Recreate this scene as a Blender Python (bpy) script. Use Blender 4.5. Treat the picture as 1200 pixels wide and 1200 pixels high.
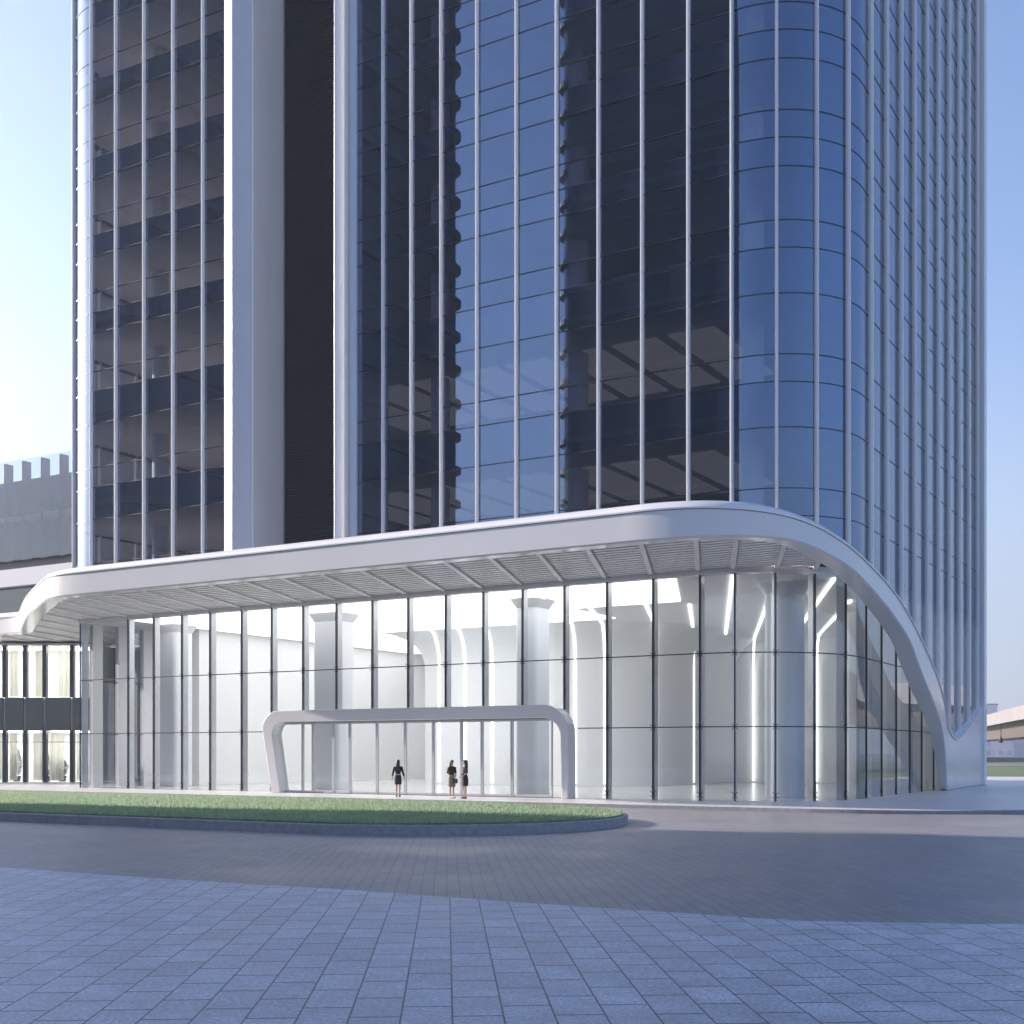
import bpy, math, random
import numpy as np
from mathutils import Vector
random.seed(7)
R = math.radians
scene = bpy.context.scene
for o in list(bpy.data.objects):
    bpy.data.objects.remove(o)

# ------------------------------------------------------------------ camera
YAW = 30.8
F = 1460.0                      # focal length in pixels of a 1200 px wide picture
HOR = 882.0
CAMZ = 2.0
cam_d = bpy.data.cameras.new('camera')
cam = bpy.data.objects.new('camera', cam_d)
scene.collection.objects.link(cam)
cam.location = (0, 0, CAMZ)
cam.rotation_euler = (R(90), 0, R(YAW))
cam_d.sensor_width = 36
cam_d.lens = F / 1200 * 36
cam_d.shift_y = (HOR - 600) / 1200
cam_d.clip_end = 6000
scene.camera = cam

# ------------------------------------------------------------------ light
SUN_EL, SUN_AZ = 17.5, 189.0     # azimuth of the direction towards the sun, counted from +X
sx, sy, sz = (math.cos(R(SUN_EL)) * math.cos(R(SUN_AZ)), math.cos(R(SUN_EL)) * math.sin(R(SUN_AZ)), math.sin(R(SUN_EL)))
world = bpy.data.worlds.new('World')
scene.world = world
world.use_nodes = True
wn = world.node_tree
wn.nodes.clear()
sky = wn.nodes.new('ShaderNodeTexSky')
sky.sky_type = 'NISHITA'
sky.sun_disc = False
sky.sun_elevation = R(SUN_EL)
sky.sun_rotation = R(90 - SUN_AZ)
sky.altitude = 0
sky.air_density = 1.0
sky.dust_density = 2.2
sky.ozone_density = 2.0
bg = wn.nodes.new('ShaderNodeBackground')
bg.inputs[1].default_value = 0.114
wo = wn.nodes.new('ShaderNodeOutputWorld')
# pale band of ground haze low in the sky
geo = wn.nodes.new('ShaderNodeNewGeometry')
sep = wn.nodes.new('ShaderNodeSeparateXYZ')
wn.links.new(geo.outputs['Incoming'], sep.inputs[0])
ab = wn.nodes.new('ShaderNodeMath'); ab.operation = 'ABSOLUTE'
wn.links.new(sep.outputs[2], ab.inputs[0])
mrz = wn.nodes.new('ShaderNodeMapRange')
mrz.interpolation_type = 'SMOOTHSTEP'
mrz.inputs['From Min'].default_value = 0.0
mrz.inputs['From Max'].default_value = 0.34
mrz.inputs['To Min'].default_value = 0.8
mrz.inputs['To Max'].default_value = 0.0
wn.links.new(ab.outputs[0], mrz.inputs['Value'])
hm = wn.nodes.new('ShaderNodeMixRGB')
hm.inputs[2].default_value = (2.45, 2.65, 3.05, 1)
wn.links.new(mrz.outputs[0], hm.inputs[0])
tn = wn.nodes.new('ShaderNodeMixRGB'); tn.blend_type = 'MULTIPLY'
tn.inputs[0].default_value = 1
tn.inputs[2].default_value = (0.83, 0.87, 1.04, 1)      # clear, deep blue air
wn.links.new(sky.outputs[0], tn.inputs[1])
wn.links.new(tn.outputs[0], hm.inputs[1])
wn.links.new(hm.outputs[0], bg.inputs[0])
wn.links.new(bg.outputs[0], wo.inputs[0])
sun_d = bpy.data.lights.new('sun', 'SUN')
sun_d.energy = 4.7
sun_d.angle = R(0.6)
sun_d.color = (1.0, 0.86, 0.78)
sun = bpy.data.objects.new('sun', sun_d)
scene.collection.objects.link(sun)
sun.rotation_euler = Vector((sx, sy, sz)).to_track_quat('Z', 'Y').to_euler()
scene.view_settings.view_transform = 'Standard'
scene.view_settings.look = 'None'
scene.view_settings.gamma = 1
scene.view_settings.exposure = 1.35
scene.cycles.max_bounces = 10
scene.cycles.diffuse_bounces = 4
scene.cycles.glossy_bounces = 4
scene.cycles.transparent_max_bounces = 24
scene.cycles.caustics_reflective = False
scene.cycles.caustics_refractive = False
scene.cycles.sample_clamp_indirect = 6

# ------------------------------------------------------------------ picture -> plan helpers (used once, to lay the place out)
CY, SY = math.cos(R(YAW)), math.sin(R(YAW))
def ray(px):
    t = (px - 600) / F
    return (t * CY - SY, t * SY + CY)
def xat(px, Y):
    a, b = ray(px)
    return a / b * Y
def yat(px, X):
    a, b = ray(px)
    return b / a * X

# ------------------------------------------------------------------ materials
def new_mat(name):
    m = bpy.data.materials.new(name)
    m.use_nodes = True
    nt = m.node_tree
    nt.nodes.clear()
    out = nt.nodes.new('ShaderNodeOutputMaterial')
    return m, nt, out
def N(nt, t, **kw):
    n = nt.nodes.new(t)
    for k, v in kw.items():
        setattr(n, k, v)
    return n
def ramp2(nt, fac, c0, c1, p0=0.0, p1=1.0):
    r = N(nt, 'ShaderNodeValToRGB')
    r.color_ramp.elements[0].position = p0
    r.color_ramp.elements[1].position = p1
    r.color_ramp.elements[0].color = (*c0, 1)
    r.color_ramp.elements[1].color = (*c1, 1)
    nt.links.new(fac, r.inputs[0])
    return r.outputs[0]
def paint(name, col, rough=0.5, metal=0.0, vary=0.06, scale=0.6, bump=0.0, bscale=40.0, streak=1.0):
    """Painted, plastered or metal surface with slight soiling."""
    m, nt, out = new_mat(name)
    p = N(nt, 'ShaderNodeBsdfPrincipled')
    tc = N(nt, 'ShaderNodeTexCoord')
    mp = N(nt, 'ShaderNodeMapping')
    mp.inputs['Scale'].default_value = (scale * streak, scale * streak, scale)
    nt.links.new(tc.outputs['Object'], mp.inputs[0])
    no = N(nt, 'ShaderNodeTexNoise')
    no.inputs['Scale'].default_value = 1.0
    no.inputs['Detail'].default_value = 6
    nt.links.new(mp.outputs[0], no.inputs[0])
    c = ramp2(nt, no.outputs[0], tuple(max(0, x * (1 - vary)) for x in col), tuple(min(1, x * (1 + vary)) for x in col), 0.3, 0.7)
    nt.links.new(c, p.inputs['Base Color'])
    p.inputs['Roughness'].default_value = rough
    p.inputs['Metallic'].default_value = metal
    if bump > 0:
        n2 = N(nt, 'ShaderNodeTexNoise')
        n2.inputs['Scale'].default_value = bscale
        nt.links.new(tc.outputs['Object'], n2.inputs[0])
        b = N(nt, 'ShaderNodeBump')
        b.inputs['Strength'].default_value = bump
        b.inputs['Distance'].default_value = 0.02
        nt.links.new(n2.outputs[0], b.inputs['Height'])
        nt.links.new(b.outputs[0], p.inputs['Normal'])
    nt.links.new(p.outputs[0], out.inputs[0])
    return m
def glass(name, tint, refl_min, refl_col=(1, 1, 1), rough=0.0, ior=1.5, back=None, wob=0.0):
    """Architectural sheet glass: reflection over see-through (or over an opaque back)."""
    m, nt, out = new_mat(name)
    fr = N(nt, 'ShaderNodeFresnel')
    fr.inputs[0].default_value = ior
    mr = N(nt, 'ShaderNodeMapRange')
    mr.inputs['From Min'].default_value = 0.04
    mr.inputs['From Max'].default_value = 1.0
    mr.inputs['To Min'].default_value = refl_min
    mr.inputs['To Max'].default_value = 1.0
    nt.links.new(fr.outputs[0], mr.inputs['Value'])
    g = N(nt, 'ShaderNodeBsdfGlossy')
    cm = N(nt, 'ShaderNodeMixRGB')
    cm.inputs[1].default_value = (*refl_col, 1)
    cm.inputs[2].default_value = (0.86, 0.93, 1.0, 1)
    mc = N(nt, 'ShaderNodeMapRange')
    mc.inputs['From Min'].default_value = 0.06
    mc.inputs['From Max'].default_value = 0.4
    nt.links.new(fr.outputs[0], mc.inputs['Value'])
    nt.links.new(mc.outputs[0], cm.inputs[0])
    nt.links.new(cm.outputs[0], g.inputs['Color'])
    g.inputs['Roughness'].default_value = rough
    if wob > 0:
        tc = N(nt, 'ShaderNodeTexCoord')
        no = N(nt, 'ShaderNodeTexNoise')
        no.inputs['Scale'].default_value = 0.35
        nt.links.new(tc.outputs['Object'], no.inputs[0])
        b = N(nt, 'ShaderNodeBump')
        b.inputs['Strength'].default_value = wob
        b.inputs['Distance'].default_value = 0.02
        nt.links.new(no.outputs[0], b.inputs['Height'])
        nt.links.new(b.outputs[0], g.inputs['Normal'])
    if back is None:
        t = N(nt, 'ShaderNodeBsdfTransparent')
        t.inputs[0].default_value = (*tint, 1)
    else:
        t = N(nt, 'ShaderNodeBsdfDiffuse')
        t.inputs[0].default_value = (*back, 1)
    mx = N(nt, 'ShaderNodeMixShader')
    nt.links.new(mr.outputs[0], mx.inputs[0])
    nt.links.new(t.outputs[0], mx.inputs[1])
    nt.links.new(g.outputs[0], mx.inputs[2])
    nt.links.new(mx.outputs[0], out.inputs[0])
    return m
def emit(name, col, strength):
    m, nt, out = new_mat(name)
    e = N(nt, 'ShaderNodeEmission')
    e.inputs[0].default_value = (*col, 1)
    e.inputs[1].default_value = strength
    nt.links.new(e.outputs[0], out.inputs[0])
    return m

M = {}
M['white_panel'] = paint('white_aluminium_panel', (0.76, 0.76, 0.77), 0.22, 0.0, 0.03, 0.3)
M['portal'] = paint('silver_grey_panel', (0.68, 0.68, 0.70), 0.25, 0.15, 0.03, 0.3)
M['lip'] = paint('white_gloss_edge', (0.82, 0.82, 0.83), 0.25, 0.0, 0.02)
M['slat'] = paint('white_louvre_slat', (0.86, 0.86, 0.86), 0.45)
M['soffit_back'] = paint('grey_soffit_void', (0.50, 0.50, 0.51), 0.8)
M['rib'] = paint('white_soffit_rib', (0.80, 0.80, 0.80), 0.4)
M['fin'] = paint('anodised_fin', (0.86, 0.87, 0.88), 0.28, 0.0, 0.04, 0.4, streak=6)
M['pilaster'] = paint('pearl_cladding', (0.62, 0.66, 0.73), 0.38, 0.15, 0.04, 0.25, streak=5)
M['louvre'] = paint('charcoal_louvre', (0.045, 0.045, 0.05), 0.45, 0.4)
M['dark_frame'] = paint('dark_bronze_frame', (0.05, 0.055, 0.065), 0.35, 0.5)
M['steel'] = paint('brushed_steel', (0.66, 0.67, 0.70), 0.35, 0.5, 0.05, 2.0)
M['int_white'] = paint('interior_white_plaster', (0.80, 0.80, 0.80), 0.6, 0, 0.02, 0.3)
M['int_floor'] = paint('polished_lobby_floor', (0.60, 0.60, 0.60), 0.22, 0, 0.05, 0.5)
M['column'] = paint('lobby_column_cladding', (0.80, 0.81, 0.84), 0.35, 0.0, 0.02)
M['office_ceiling'] = paint('office_ceiling', (0.62, 0.58, 0.52), 0.8, 0, 0.05, 0.8)
M['office_core'] = paint('office_core_wall', (0.55, 0.53, 0.55), 0.8)
M['roofing'] = paint('roof_membrane', (0.30, 0.30, 0.31), 0.9)
M['led'] = emit('led_strip', (1.0, 0.98, 0.95), 1.4)
M['glow'] = emit('ceiling_fill_glow', (1.0, 0.985, 0.965), 1.05)  # fill glow added to brighten the hall, not a real fitting
M['warm_glow'] = emit('warm_room_light', (1.0, 0.95, 0.84), 7.0)
M['glass_lobby'] = glass('lobby_glass', (0.90, 0.93, 0.95), 0.09, (0.8, 0.9, 1.0))
M['glass_tower'] = glass('tower_vision_glass', (0.62, 0.66, 0.78), 0.26, (0.54, 0.70, 0.98), wob=0.03)
M['spandrel'] = glass('tower_spandrel_glass', (0, 0, 0), 0.27, (0.54, 0.70, 0.98), back=(0.012, 0.017, 0.030), wob=0.03)
M['glass_wing'] = glass('wing_glass', (0.62, 0.66, 0.70), 0.10, (0.85, 0.92, 1.0))
M['black_glass'] = glass('black_spandrel_glass', (0, 0, 0), 0.10, (0.9, 0.95, 1.0), back=(0.003, 0.003, 0.004))

# ------------------------------------------------------------------ mesh building
class MB:
    def __init__(s):
        s.v, s.f, s.m = [], [], []
    def add(s, vs, fs, mi=0):
        b = len(s.v)
        s.v += [tuple(p) for p in vs]
        s.f += [tuple(i + b for i in f) for f in fs]
        s.m += [mi] * len(fs)
        return s
    def box(s, x0, x1, y0, y1, z0, z1, mi=0):
        vs = [(x0, y0, z0), (x1, y0, z0), (x1, y1, z0), (x0, y1, z0), (x0, y0, z1), (x1, y0, z1), (x1, y1, z1), (x0, y1, z1)]
        return s.add(vs, [(0, 3, 2, 1), (4, 5, 6, 7), (0, 1, 5, 4), (1, 2, 6, 5), (2, 3, 7, 6), (3, 0, 4, 7)], mi)
    def obox(s, p, t, w0, w1, n, d0, d1, z0, z1, mi=0):
        """box at plan point p: spans w0..w1 along t and d0..d1 along n"""
        c = [(w0, d0), (w1, d0), (w1, d1), (w0, d1)]
        pl = [(p[0] + t[0] * a + n[0] * b, p[1] + t[1] * a + n[1] * b) for a, b in c]
        return s.prism(pl, z0, z1, mi)
    def prism(s, pts, z0, z1, mi=0):
        n = len(pts)
        a = sum(pts[i][0] * pts[(i + 1) % n][1] - pts[(i + 1) % n][0] * pts[i][1] for i in range(n))
        if a < 0:
            pts = pts[::-1]
        if not isinstance(z0, (list, tuple)):
            z0 = [z0] * n
        vs = [(p[0], p[1], z) for p, z in zip(pts, z0)] + [(p[0], p[1], z1) for p in pts]
        fs = [tuple(range(n))[::-1], tuple(range(n, 2 * n))] + [(i, (i + 1) % n, n + (i + 1) % n, n + i) for i in range(n)]
        return s.add(vs, fs, mi)
    def wall(s, pts, z0, z1, mi=0):
        """open sheet along a plan polyline; z0/z1 may be lists"""
        n = len(pts)
        a = z0 if isinstance(z0, list) else [z0] * n
        b = z1 if isinstance(z1, list) else [z1] * n
        vs = [(p[0], p[1], z) for p, z in zip(pts, a)] + [(p[0], p[1], z) for p, z in zip(pts, b)]
        return s.add(vs, [(i, i + 1, n + i + 1, n + i) for i in range(n - 1)], mi)
    def tube(s, pts, r, seg=8, mi=0, cap=True):
        pts = [Vector(p) for p in pts]
        rr = r if isinstance(r, (list, tuple)) else [r] * len(pts)
        b = len(s.v)
        vs = []
        up = Vector((0.123, 0.456, 0.88)).normalized()
        for i, p in enumerate(pts):
            d = (pts[min(i + 1, len(pts) - 1)] - pts[max(i - 1, 0)]).normalized()
            x = d.cross(up).normalized()
            y = d.cross(x)
            for k in range(seg):
                a = 2 * math.pi * k / seg
                vs.append(p + (x * math.cos(a) + y * math.sin(a)) * rr[i])
        fs = [(i * seg + k, i * seg + (k + 1) % seg, (i + 1) * seg + (k + 1) % seg, (i + 1) * seg + k) for i in range(len(pts) - 1) for k in range(seg)]
        if cap:
            fs += [tuple(range(seg))[::-1], tuple(range((len(pts) - 1) * seg, len(pts) * seg))]
        return s.add(vs, fs, mi)
    def loft(s, rings, mi=0, closed=True, caps=True):
        n = len(rings[0])
        vs = [p for r in rings for p in r]
        fs = []
        for i in range(len(rings) - 1):
            for k in range(n if closed else n - 1):
                k2 = (k + 1) % n
                fs.append((i * n + k, i * n + k2, (i + 1) * n + k2, (i + 1) * n + k))
        if caps and closed:
            fs += [tuple(range(n))[::-1], tuple(range((len(rings) - 1) * n, len(rings) * n))]
        return s.add(vs, fs, mi)
    def build(s, name, mats, parent=None, smooth=False, bevel=0.0):
        me = bpy.data.meshes.new(name)
        me.from_pydata(s.v, [], s.f)
        if not isinstance(mats, (list, tuple)):
            mats = [mats]
        for m in mats:
            me.materials.append(m)
        if max(s.m, default=0) > 0:
            me.polygons.foreach_set('material_index', s.m)
        if smooth:
            me.polygons.foreach_set('use_smooth', [True] * len(me.polygons))
        me.update()
        o = bpy.data.objects.new(name, me)
        scene.collection.objects.link(o)
        if parent is not None:
            o.parent = parent
            o.matrix_parent_inverse = parent.matrix_basis.inverted()
        if bevel > 0:
            b = o.modifiers.new('bevel', 'BEVEL')
            b.width = bevel
            b.segments = 2
            b.limit_method = 'ANGLE'
        if smooth:
            try:
                me.set_sharp_from_angle(angle=R(38))
            except Exception:
                pass
        return o
def tag(o, label=None, cat=None, group=None, kind=None):
    if label: o['label'] = label
    if cat: o['category'] = cat
    if group: o['group'] = group
    if kind: o['kind'] = kind
    return o
def thing(name, label, cat, loc=(0, 0, 0), group=None):
    o = bpy.data.objects.new(name, None)
    o.empty_display_size = 0.5
    scene.collection.objects.link(o)
    o.location = loc
    bpy.context.view_layer.update()
    return tag(o, label, cat, group)

class Path:
    def __init__(s, pts):
        s.p = [Vector((a, b)) for a, b in pts]
        s.s = [0.0]
        for i in range(1, len(s.p)):
            s.s.append(s.s[-1] + (s.p[i] - s.p[i - 1]).length)
        s.L = s.s[-1]
    def at(s, q):
        q = min(max(q, 0), s.L)
        for i in range(1, len(s.s)):
            if q <= s.s[i] + 1e-9:
                k = (q - s.s[i - 1]) / max(1e-9, s.s[i] - s.s[i - 1])
                return s.p[i - 1].lerp(s.p[i], k)
        return s.p[-1]
    def tan(s, q):
        return (s.at(q + 0.05) - s.at(q - 0.05)).normalized()
    def nor(s, q):                                  # outwards: to the right of the walking direction
        t = s.tan(q)
        return Vector((t.y, -t.x))
    def sub(s, a, b):
        r = [s.at(a)] + [s.p[i] for i in range(len(s.p)) if a + 1e-3 < s.s[i] < b - 1e-3] + [s.at(b)]
        return [(v.x, v.y) for v in r]
    def hit(s, px):                                 # arc length where the sight line of picture column px meets the path
        a, b = ray(px)
        best = None
        for i in range(1, len(s.p)):
            p, q = s.p[i - 1], s.p[i]
            d = q - p
            den = a * d.y - b * d.x
            if abs(den) < 1e-9: continue
            u = -(a * p.y - b * p.x) / den
            if -1e-6 <= u <= 1 + 1e-6:
                w = p + d * u
                t = w.x * a + w.y * b
                if t > 0 and (best is None or t < best[0]):
                    best = (t, s.s[i - 1] + u * d.length)
        return best[1] if best else None
def arc(cx, cy, r, a0, a1, n=12):
    return [(cx + r * math.cos(R(a0 + (a1 - a0) * i / n)), cy + r * math.sin(R(a0 + (a1 - a0) * i / n))) for i in range(n + 1)]
def spline(ks, n=8):
    """Catmull-Rom through tuples of any size"""
    out = []
    for i in range(len(ks) - 1):
        p0, p1, p2, p3 = ks[max(i - 1, 0)], ks[i], ks[i + 1], ks[min(i + 2, len(ks) - 1)]
        for j in range(n):
            t = j / n
            out.append(tuple(0.5 * ((2 * b) + (-a + c) * t + (2 * a - 5 * b + 4 * c - d) * t * t + (-a + 3 * b - 3 * c + d) * t ** 3) for a, b, c, d in zip(p0, p1, p2, p3)))
    out.append(tuple(ks[-1]))
    return out
def clip_line(poly, p, d):
    """intervals (t0,t1) of the line p+t*d inside a polygon"""
    ts = []
    n = len(poly)
    for i in range(n):
        a, b = poly[i], poly[(i + 1) % n]
        ex, ey = b[0] - a[0], b[1] - a[1]
        den = d[0] * ey - d[1] * ex
        if abs(den) < 1e-9: continue
        t = ((a[0] - p[0]) * ey - (a[1] - p[1]) * ex) / den
        u = ((a[0] - p[0]) * d[1] - (a[1] - p[1]) * d[0]) / den
        if 0 <= u < 1: ts.append(t)
    ts.sort()
    return [(ts[i], ts[i + 1]) for i in range(0, len(ts) - 1, 2)]

ROAD = -0.12
# ================================================================== GROUND
def ground_sett():
    m, nt, out = new_mat('dark_sett_paving')
    p = N(nt, 'ShaderNodeBsdfPrincipled')
    tc = N(nt, 'ShaderNodeTexCoord')
    mp = N(nt, 'ShaderNodeMapping')
    mp.inputs['Rotation'].default_value = (0, 0, R(-123.8))
    nt.links.new(tc.outputs['Object'], mp.inputs[0])
    br = N(nt, 'ShaderNodeTexBrick')
    br.inputs['Scale'].default_value = 1
    br.inputs['Brick Width'].default_value = 0.6
    br.inputs['Row Height'].default_value = 0.2
    br.inputs['Mortar Size'].default_value = 0.006
    br.inputs['Mortar Smooth'].default_value = 0.3
    br.inputs['Color1'].default_value = (0.29, 0.285, 0.30, 1)
    br.inputs['Color2'].default_value = (0.245, 0.243, 0.258, 1)
    br.inputs['Mortar'].default_value = (0.10, 0.10, 0.11, 1)
    nt.links.new(mp.outputs[0], br.inputs[0])
    no = N(nt, 'ShaderNodeTexNoise')
    no.inputs['Scale'].default_value = 90
    no.inputs['Detail'].default_value = 5
    nt.links.new(tc.outputs['Object'], no.inputs[0])
    n2 = N(nt, 'ShaderNodeTexNoise')
    n2.inputs['Scale'].default_value = 0.25
    n2.inputs['Detail'].default_value = 5
    nt.links.new(tc.outputs['Object'], n2.inputs[0])
    m1 = N(nt, 'ShaderNodeMixRGB', blend_type='MULTIPLY')
    m1.inputs[0].default_value = 1
    nt.links.new(br.outputs[0], m1.inputs[1])
    nt.links.new(ramp2(nt, no.outputs[0], (0.72, 0.72, 0.72), (1.2, 1.2, 1.2), 0.3, 0.75), m1.inputs[2])
    m2 = N(nt, 'ShaderNodeMixRGB', blend_type='MULTIPLY')
    m2.inputs[0].default_value = 1
    nt.links.new(m1.outputs[0], m2.inputs[1])
    nt.links.new(ramp2(nt, n2.outputs[0], (0.85, 0.85, 0.86), (1.12, 1.11, 1.1), 0.3, 0.7), m2.inputs[2])
    nt.links.new(m2.outputs[0], p.inputs['Base Color'])
    nt.links.new(ramp2(nt, n2.outputs[0], (0.42,) * 3, (0.6,) * 3, 0.35, 0.7), p.inputs['Roughness'])
    b = N(nt, 'ShaderNodeBump')
    b.inputs['Strength'].default_value = 0.35
    b.inputs['Distance'].default_value = 0.006
    nt.links.new(m1.outputs[0], b.inputs['Height'])
    nt.links.new(b.outputs[0], p.inputs['Normal'])
    nt.links.new(p.outputs[0], out.inputs[0])
    return m
def ground_slab():
    m, nt, out = new_mat('granite_slab_paving')
    p = N(nt, 'ShaderNodeBsdfPrincipled')
    tc = N(nt, 'ShaderNodeTexCoord')
    mp = N(nt, 'ShaderNodeMapping')
    mp.inputs['Rotation'].default_value = (0, 0, R(-123.8))
    mp.inputs['Location'].default_value = (0.1, 0.045, 0)
    nt.links.new(tc.outputs['Object'], mp.inputs[0])
    br = N(nt, 'ShaderNodeTexBrick')
    br.inputs['Scale'].default_value = 1
    br.inputs['Brick Width'].default_value = 0.3875
    br.inputs['Row Height'].default_value = 0.41
    br.inputs['Mortar Size'].default_value = 0.009
    br.inputs['Mortar Smooth'].default_value = 0.25
    br.inputs['Bias'].default_value = 0.0
    br.inputs['Color1'].default_value = (0.55, 0.575, 0.63, 1)
    br.inputs['Color2'].default_value = (0.47, 0.495, 0.545, 1)
    br.inputs['Mortar'].default_value = (0.14, 0.14, 0.16, 1)
    m5 = N(nt, 'ShaderNodeMapping')
    m5.inputs['Scale'].default_value = (0.5, 1, 1)      # the cross joints are twice as wide as the long ones
    nt.links.new(mp.outputs[0], m5.inputs[0])
    nt.links.new(m5.outputs[0], br.inputs[0])
    no = N(nt, 'ShaderNodeTexNoise')
    no.inputs['Scale'].default_value = 34
    no.inputs['Detail'].default_value = 8
    no.inputs['Roughness'].default_value = 0.7
    nt.links.new(tc.outputs['Object'], no.inputs[0])
    n2 = N(nt, 'ShaderNodeTexNoise')
    n2.inputs['Scale'].default_value = 1.7
    n2.inputs['Detail'].default_value = 7
    nt.links.new(tc.outputs['Object'], n2.inputs[0])
    m1 = N(nt, 'ShaderNodeMixRGB', blend_type='MULTIPLY')
    m1.inputs[0].default_value = 1
    nt.links.new(br.outputs[0], m1.inputs[1])
    nt.links.new(ramp2(nt, no.outputs[0], (0.52, 0.52, 0.56), (1.36, 1.36, 1.36), 0.32, 0.70), m1.inputs[2])
    m2 = N(nt, 'ShaderNodeMixRGB', blend_type='MULTIPLY')
    m2.inputs[0].default_value = 1
    nt.links.new(m1.outputs[0], m2.inputs[1])
    nt.links.new(ramp2(nt, n2.outputs[0], (0.76, 0.77, 0.81), (1.10, 1.10, 1.10), 0.3, 0.7), m2.inputs[2])
    nt.links.new(m2.outputs[0], p.inputs['Base Color'])
    nt.links.new(ramp2(nt, n2.outputs[0], (0.40,) * 3, (0.62,) * 3, 0.3, 0.7), p.inputs['Roughness'])
    b = N(nt, 'ShaderNodeBump')
    b.inputs['Strength'].default_value = 0.5
    b.inputs['Distance'].default_value = 0.006
    nt.links.new(m1.outputs[0], b.inputs['Height'])
    nt.links.new(b.outputs[0], p.inputs['Normal'])
    nt.links.new(p.outputs[0], out.inputs[0])
    return m
M['sett'] = ground_sett()
M['slab'] = ground_slab()
M['kerb'] = paint('granite_kerb', (0.30, 0.30, 0.315), 0.6, 0, 0.15, 6, 0.3, 60)
M['walk'] = paint('pale_walk_paving', (0.60, 0.60, 0.61), 0.4, 0, 0.08, 1.5, 0.1, 30)
M['soil'] = paint('lawn_soil', (0.16, 0.21, 0.11), 0.9, 0, 0.3, 3, 0.6, 20)
M['field'] = paint('distant_grass', (0.10, 0.16, 0.07), 0.9, 0, 0.3, 0.15)
M['far_road'] = paint('distant_road', (0.24, 0.23, 0.23), 0.8)
M['concrete'] = paint('pale_concrete', (0.25, 0.235, 0.235), 0.7, 0, 0.08, 0.4)

g = MB()
S = 3000
g.add([(-S, -S, ROAD), (S, -S, ROAD), (S, S, ROAD), (-S, S, ROAD)], [(0, 1, 2, 3)])
tag(g.build('road', M['sett']), kind='structure')
# foreground slab paving: edge follows the photographed curve
H = CAMZ - ROAD
edge = [(-200, 1003), (0, 1017), (200, 1031), (400, 1043), (520, 1052), (660, 1062), (800, 1071), (900, 1078), (1000, 1081.5), (1100, 1083), (1200, 1084), (1400, 1083)]
epts = []
for px, py in spline(edge, 4):
    d = H * F / (py - HOR)
    a, b = ray(px)
    epts.append((a * d, b * d))
g = MB()
n = len(epts)
poly = [(epts[0][0] - 40, epts[0][1] - 6)] + epts + [(epts[-1][0] + 30, epts[-1][1] + 8), (60, -40), (-90, -40)]
g.prism(poly, ROAD - 0.3, ROAD + 0.012)
tag(g.build('plaza_paving', M['slab']), kind='structure')
# pavement in front of the hall
walkp = [(-120, 43.3)] + [(-13.5, 43.3)] + [(x, y) for x, y in arc(-13.5, 52.3, 9.0, -90, -8, 10)] + [(-4.0, 110), (-120, 110)]
g = MB().prism(walkp, ROAD - 0.2, 0.0)
tag(g.build('pavement', M['walk']), kind='structure')
# kerb, stands 2 cm proud
ko = Path(walkp[:-1])
g = MB()
ks = ko.sub(60, ko.L - 20)
kp = Path(ks)
ring = []
q = 0
while q < kp.L:
    p, nn = kp.at(q), kp.nor(q)
    ring.append([(p.x + nn.x * 0.03, p.y + nn.y * 0.03, ROAD - 0.1), (p.x + nn.x * 0.03, p.y + nn.y * 0.03, 0.006), (p.x - nn.x * 0.2, p.y - nn.y * 0.2, 0.006), (p.x - nn.x * 0.2, p.y - nn.y * 0.2, ROAD - 0.1)])
    q += 0.5
g.loft(ring)
tag(g.build('kerb', M['kerb']), kind='structure')

# ------------------------------------------------------------------ lawn island
isl = [(-75, 24.6), (-60, 24.6), (-21, 25.2)] + arc(-21.5, 31.2, 6.0, -84, 60, 14) + [(-24, 38.0), (-60, 37.6), (-75, 37.6)]
g = MB().prism(isl, ROAD - 0.1, 0.15)
tag(g.build('lawn_kerb', M['kerb'], bevel=0.03), kind='structure')
def inset(poly, w):
    cx = sum(p[0] for p in poly) / len(poly); cy = sum(p[1] for p in poly) / len(poly)
    n = len(poly); out = []
    a = sum(poly[i][0] * poly[(i + 1) % n][1] - poly[(i + 1) % n][0] * poly[i][1] for i in range(n))
    sg = 1 if a > 0 else -1
    for i in range(n):
        p, q, r = Vector(poly[i - 1]), Vector(poly[i]), Vector(poly[(i + 1) % n])
        d1 = (q - p).normalized(); d2 = (r - q).normalized()
        n1 = Vector((-d1.y, d1.x)) * sg; n2 = Vector((-d2.y, d2.x)) * sg
        b = (n1 + n2)
        b = b / max(0.3, b.length_squared) * 2 if b.length > 1e-6 else n1
        out.append((q.x + b.x * w, q.y + b.y * w))
    return out
soil = inset(isl, 0.12)
g = MB().prism(soil, 0.10, 0.19)
lawn = g.build('lawn_soil', M['soil'])
tag(lawn, kind='structure')
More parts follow.
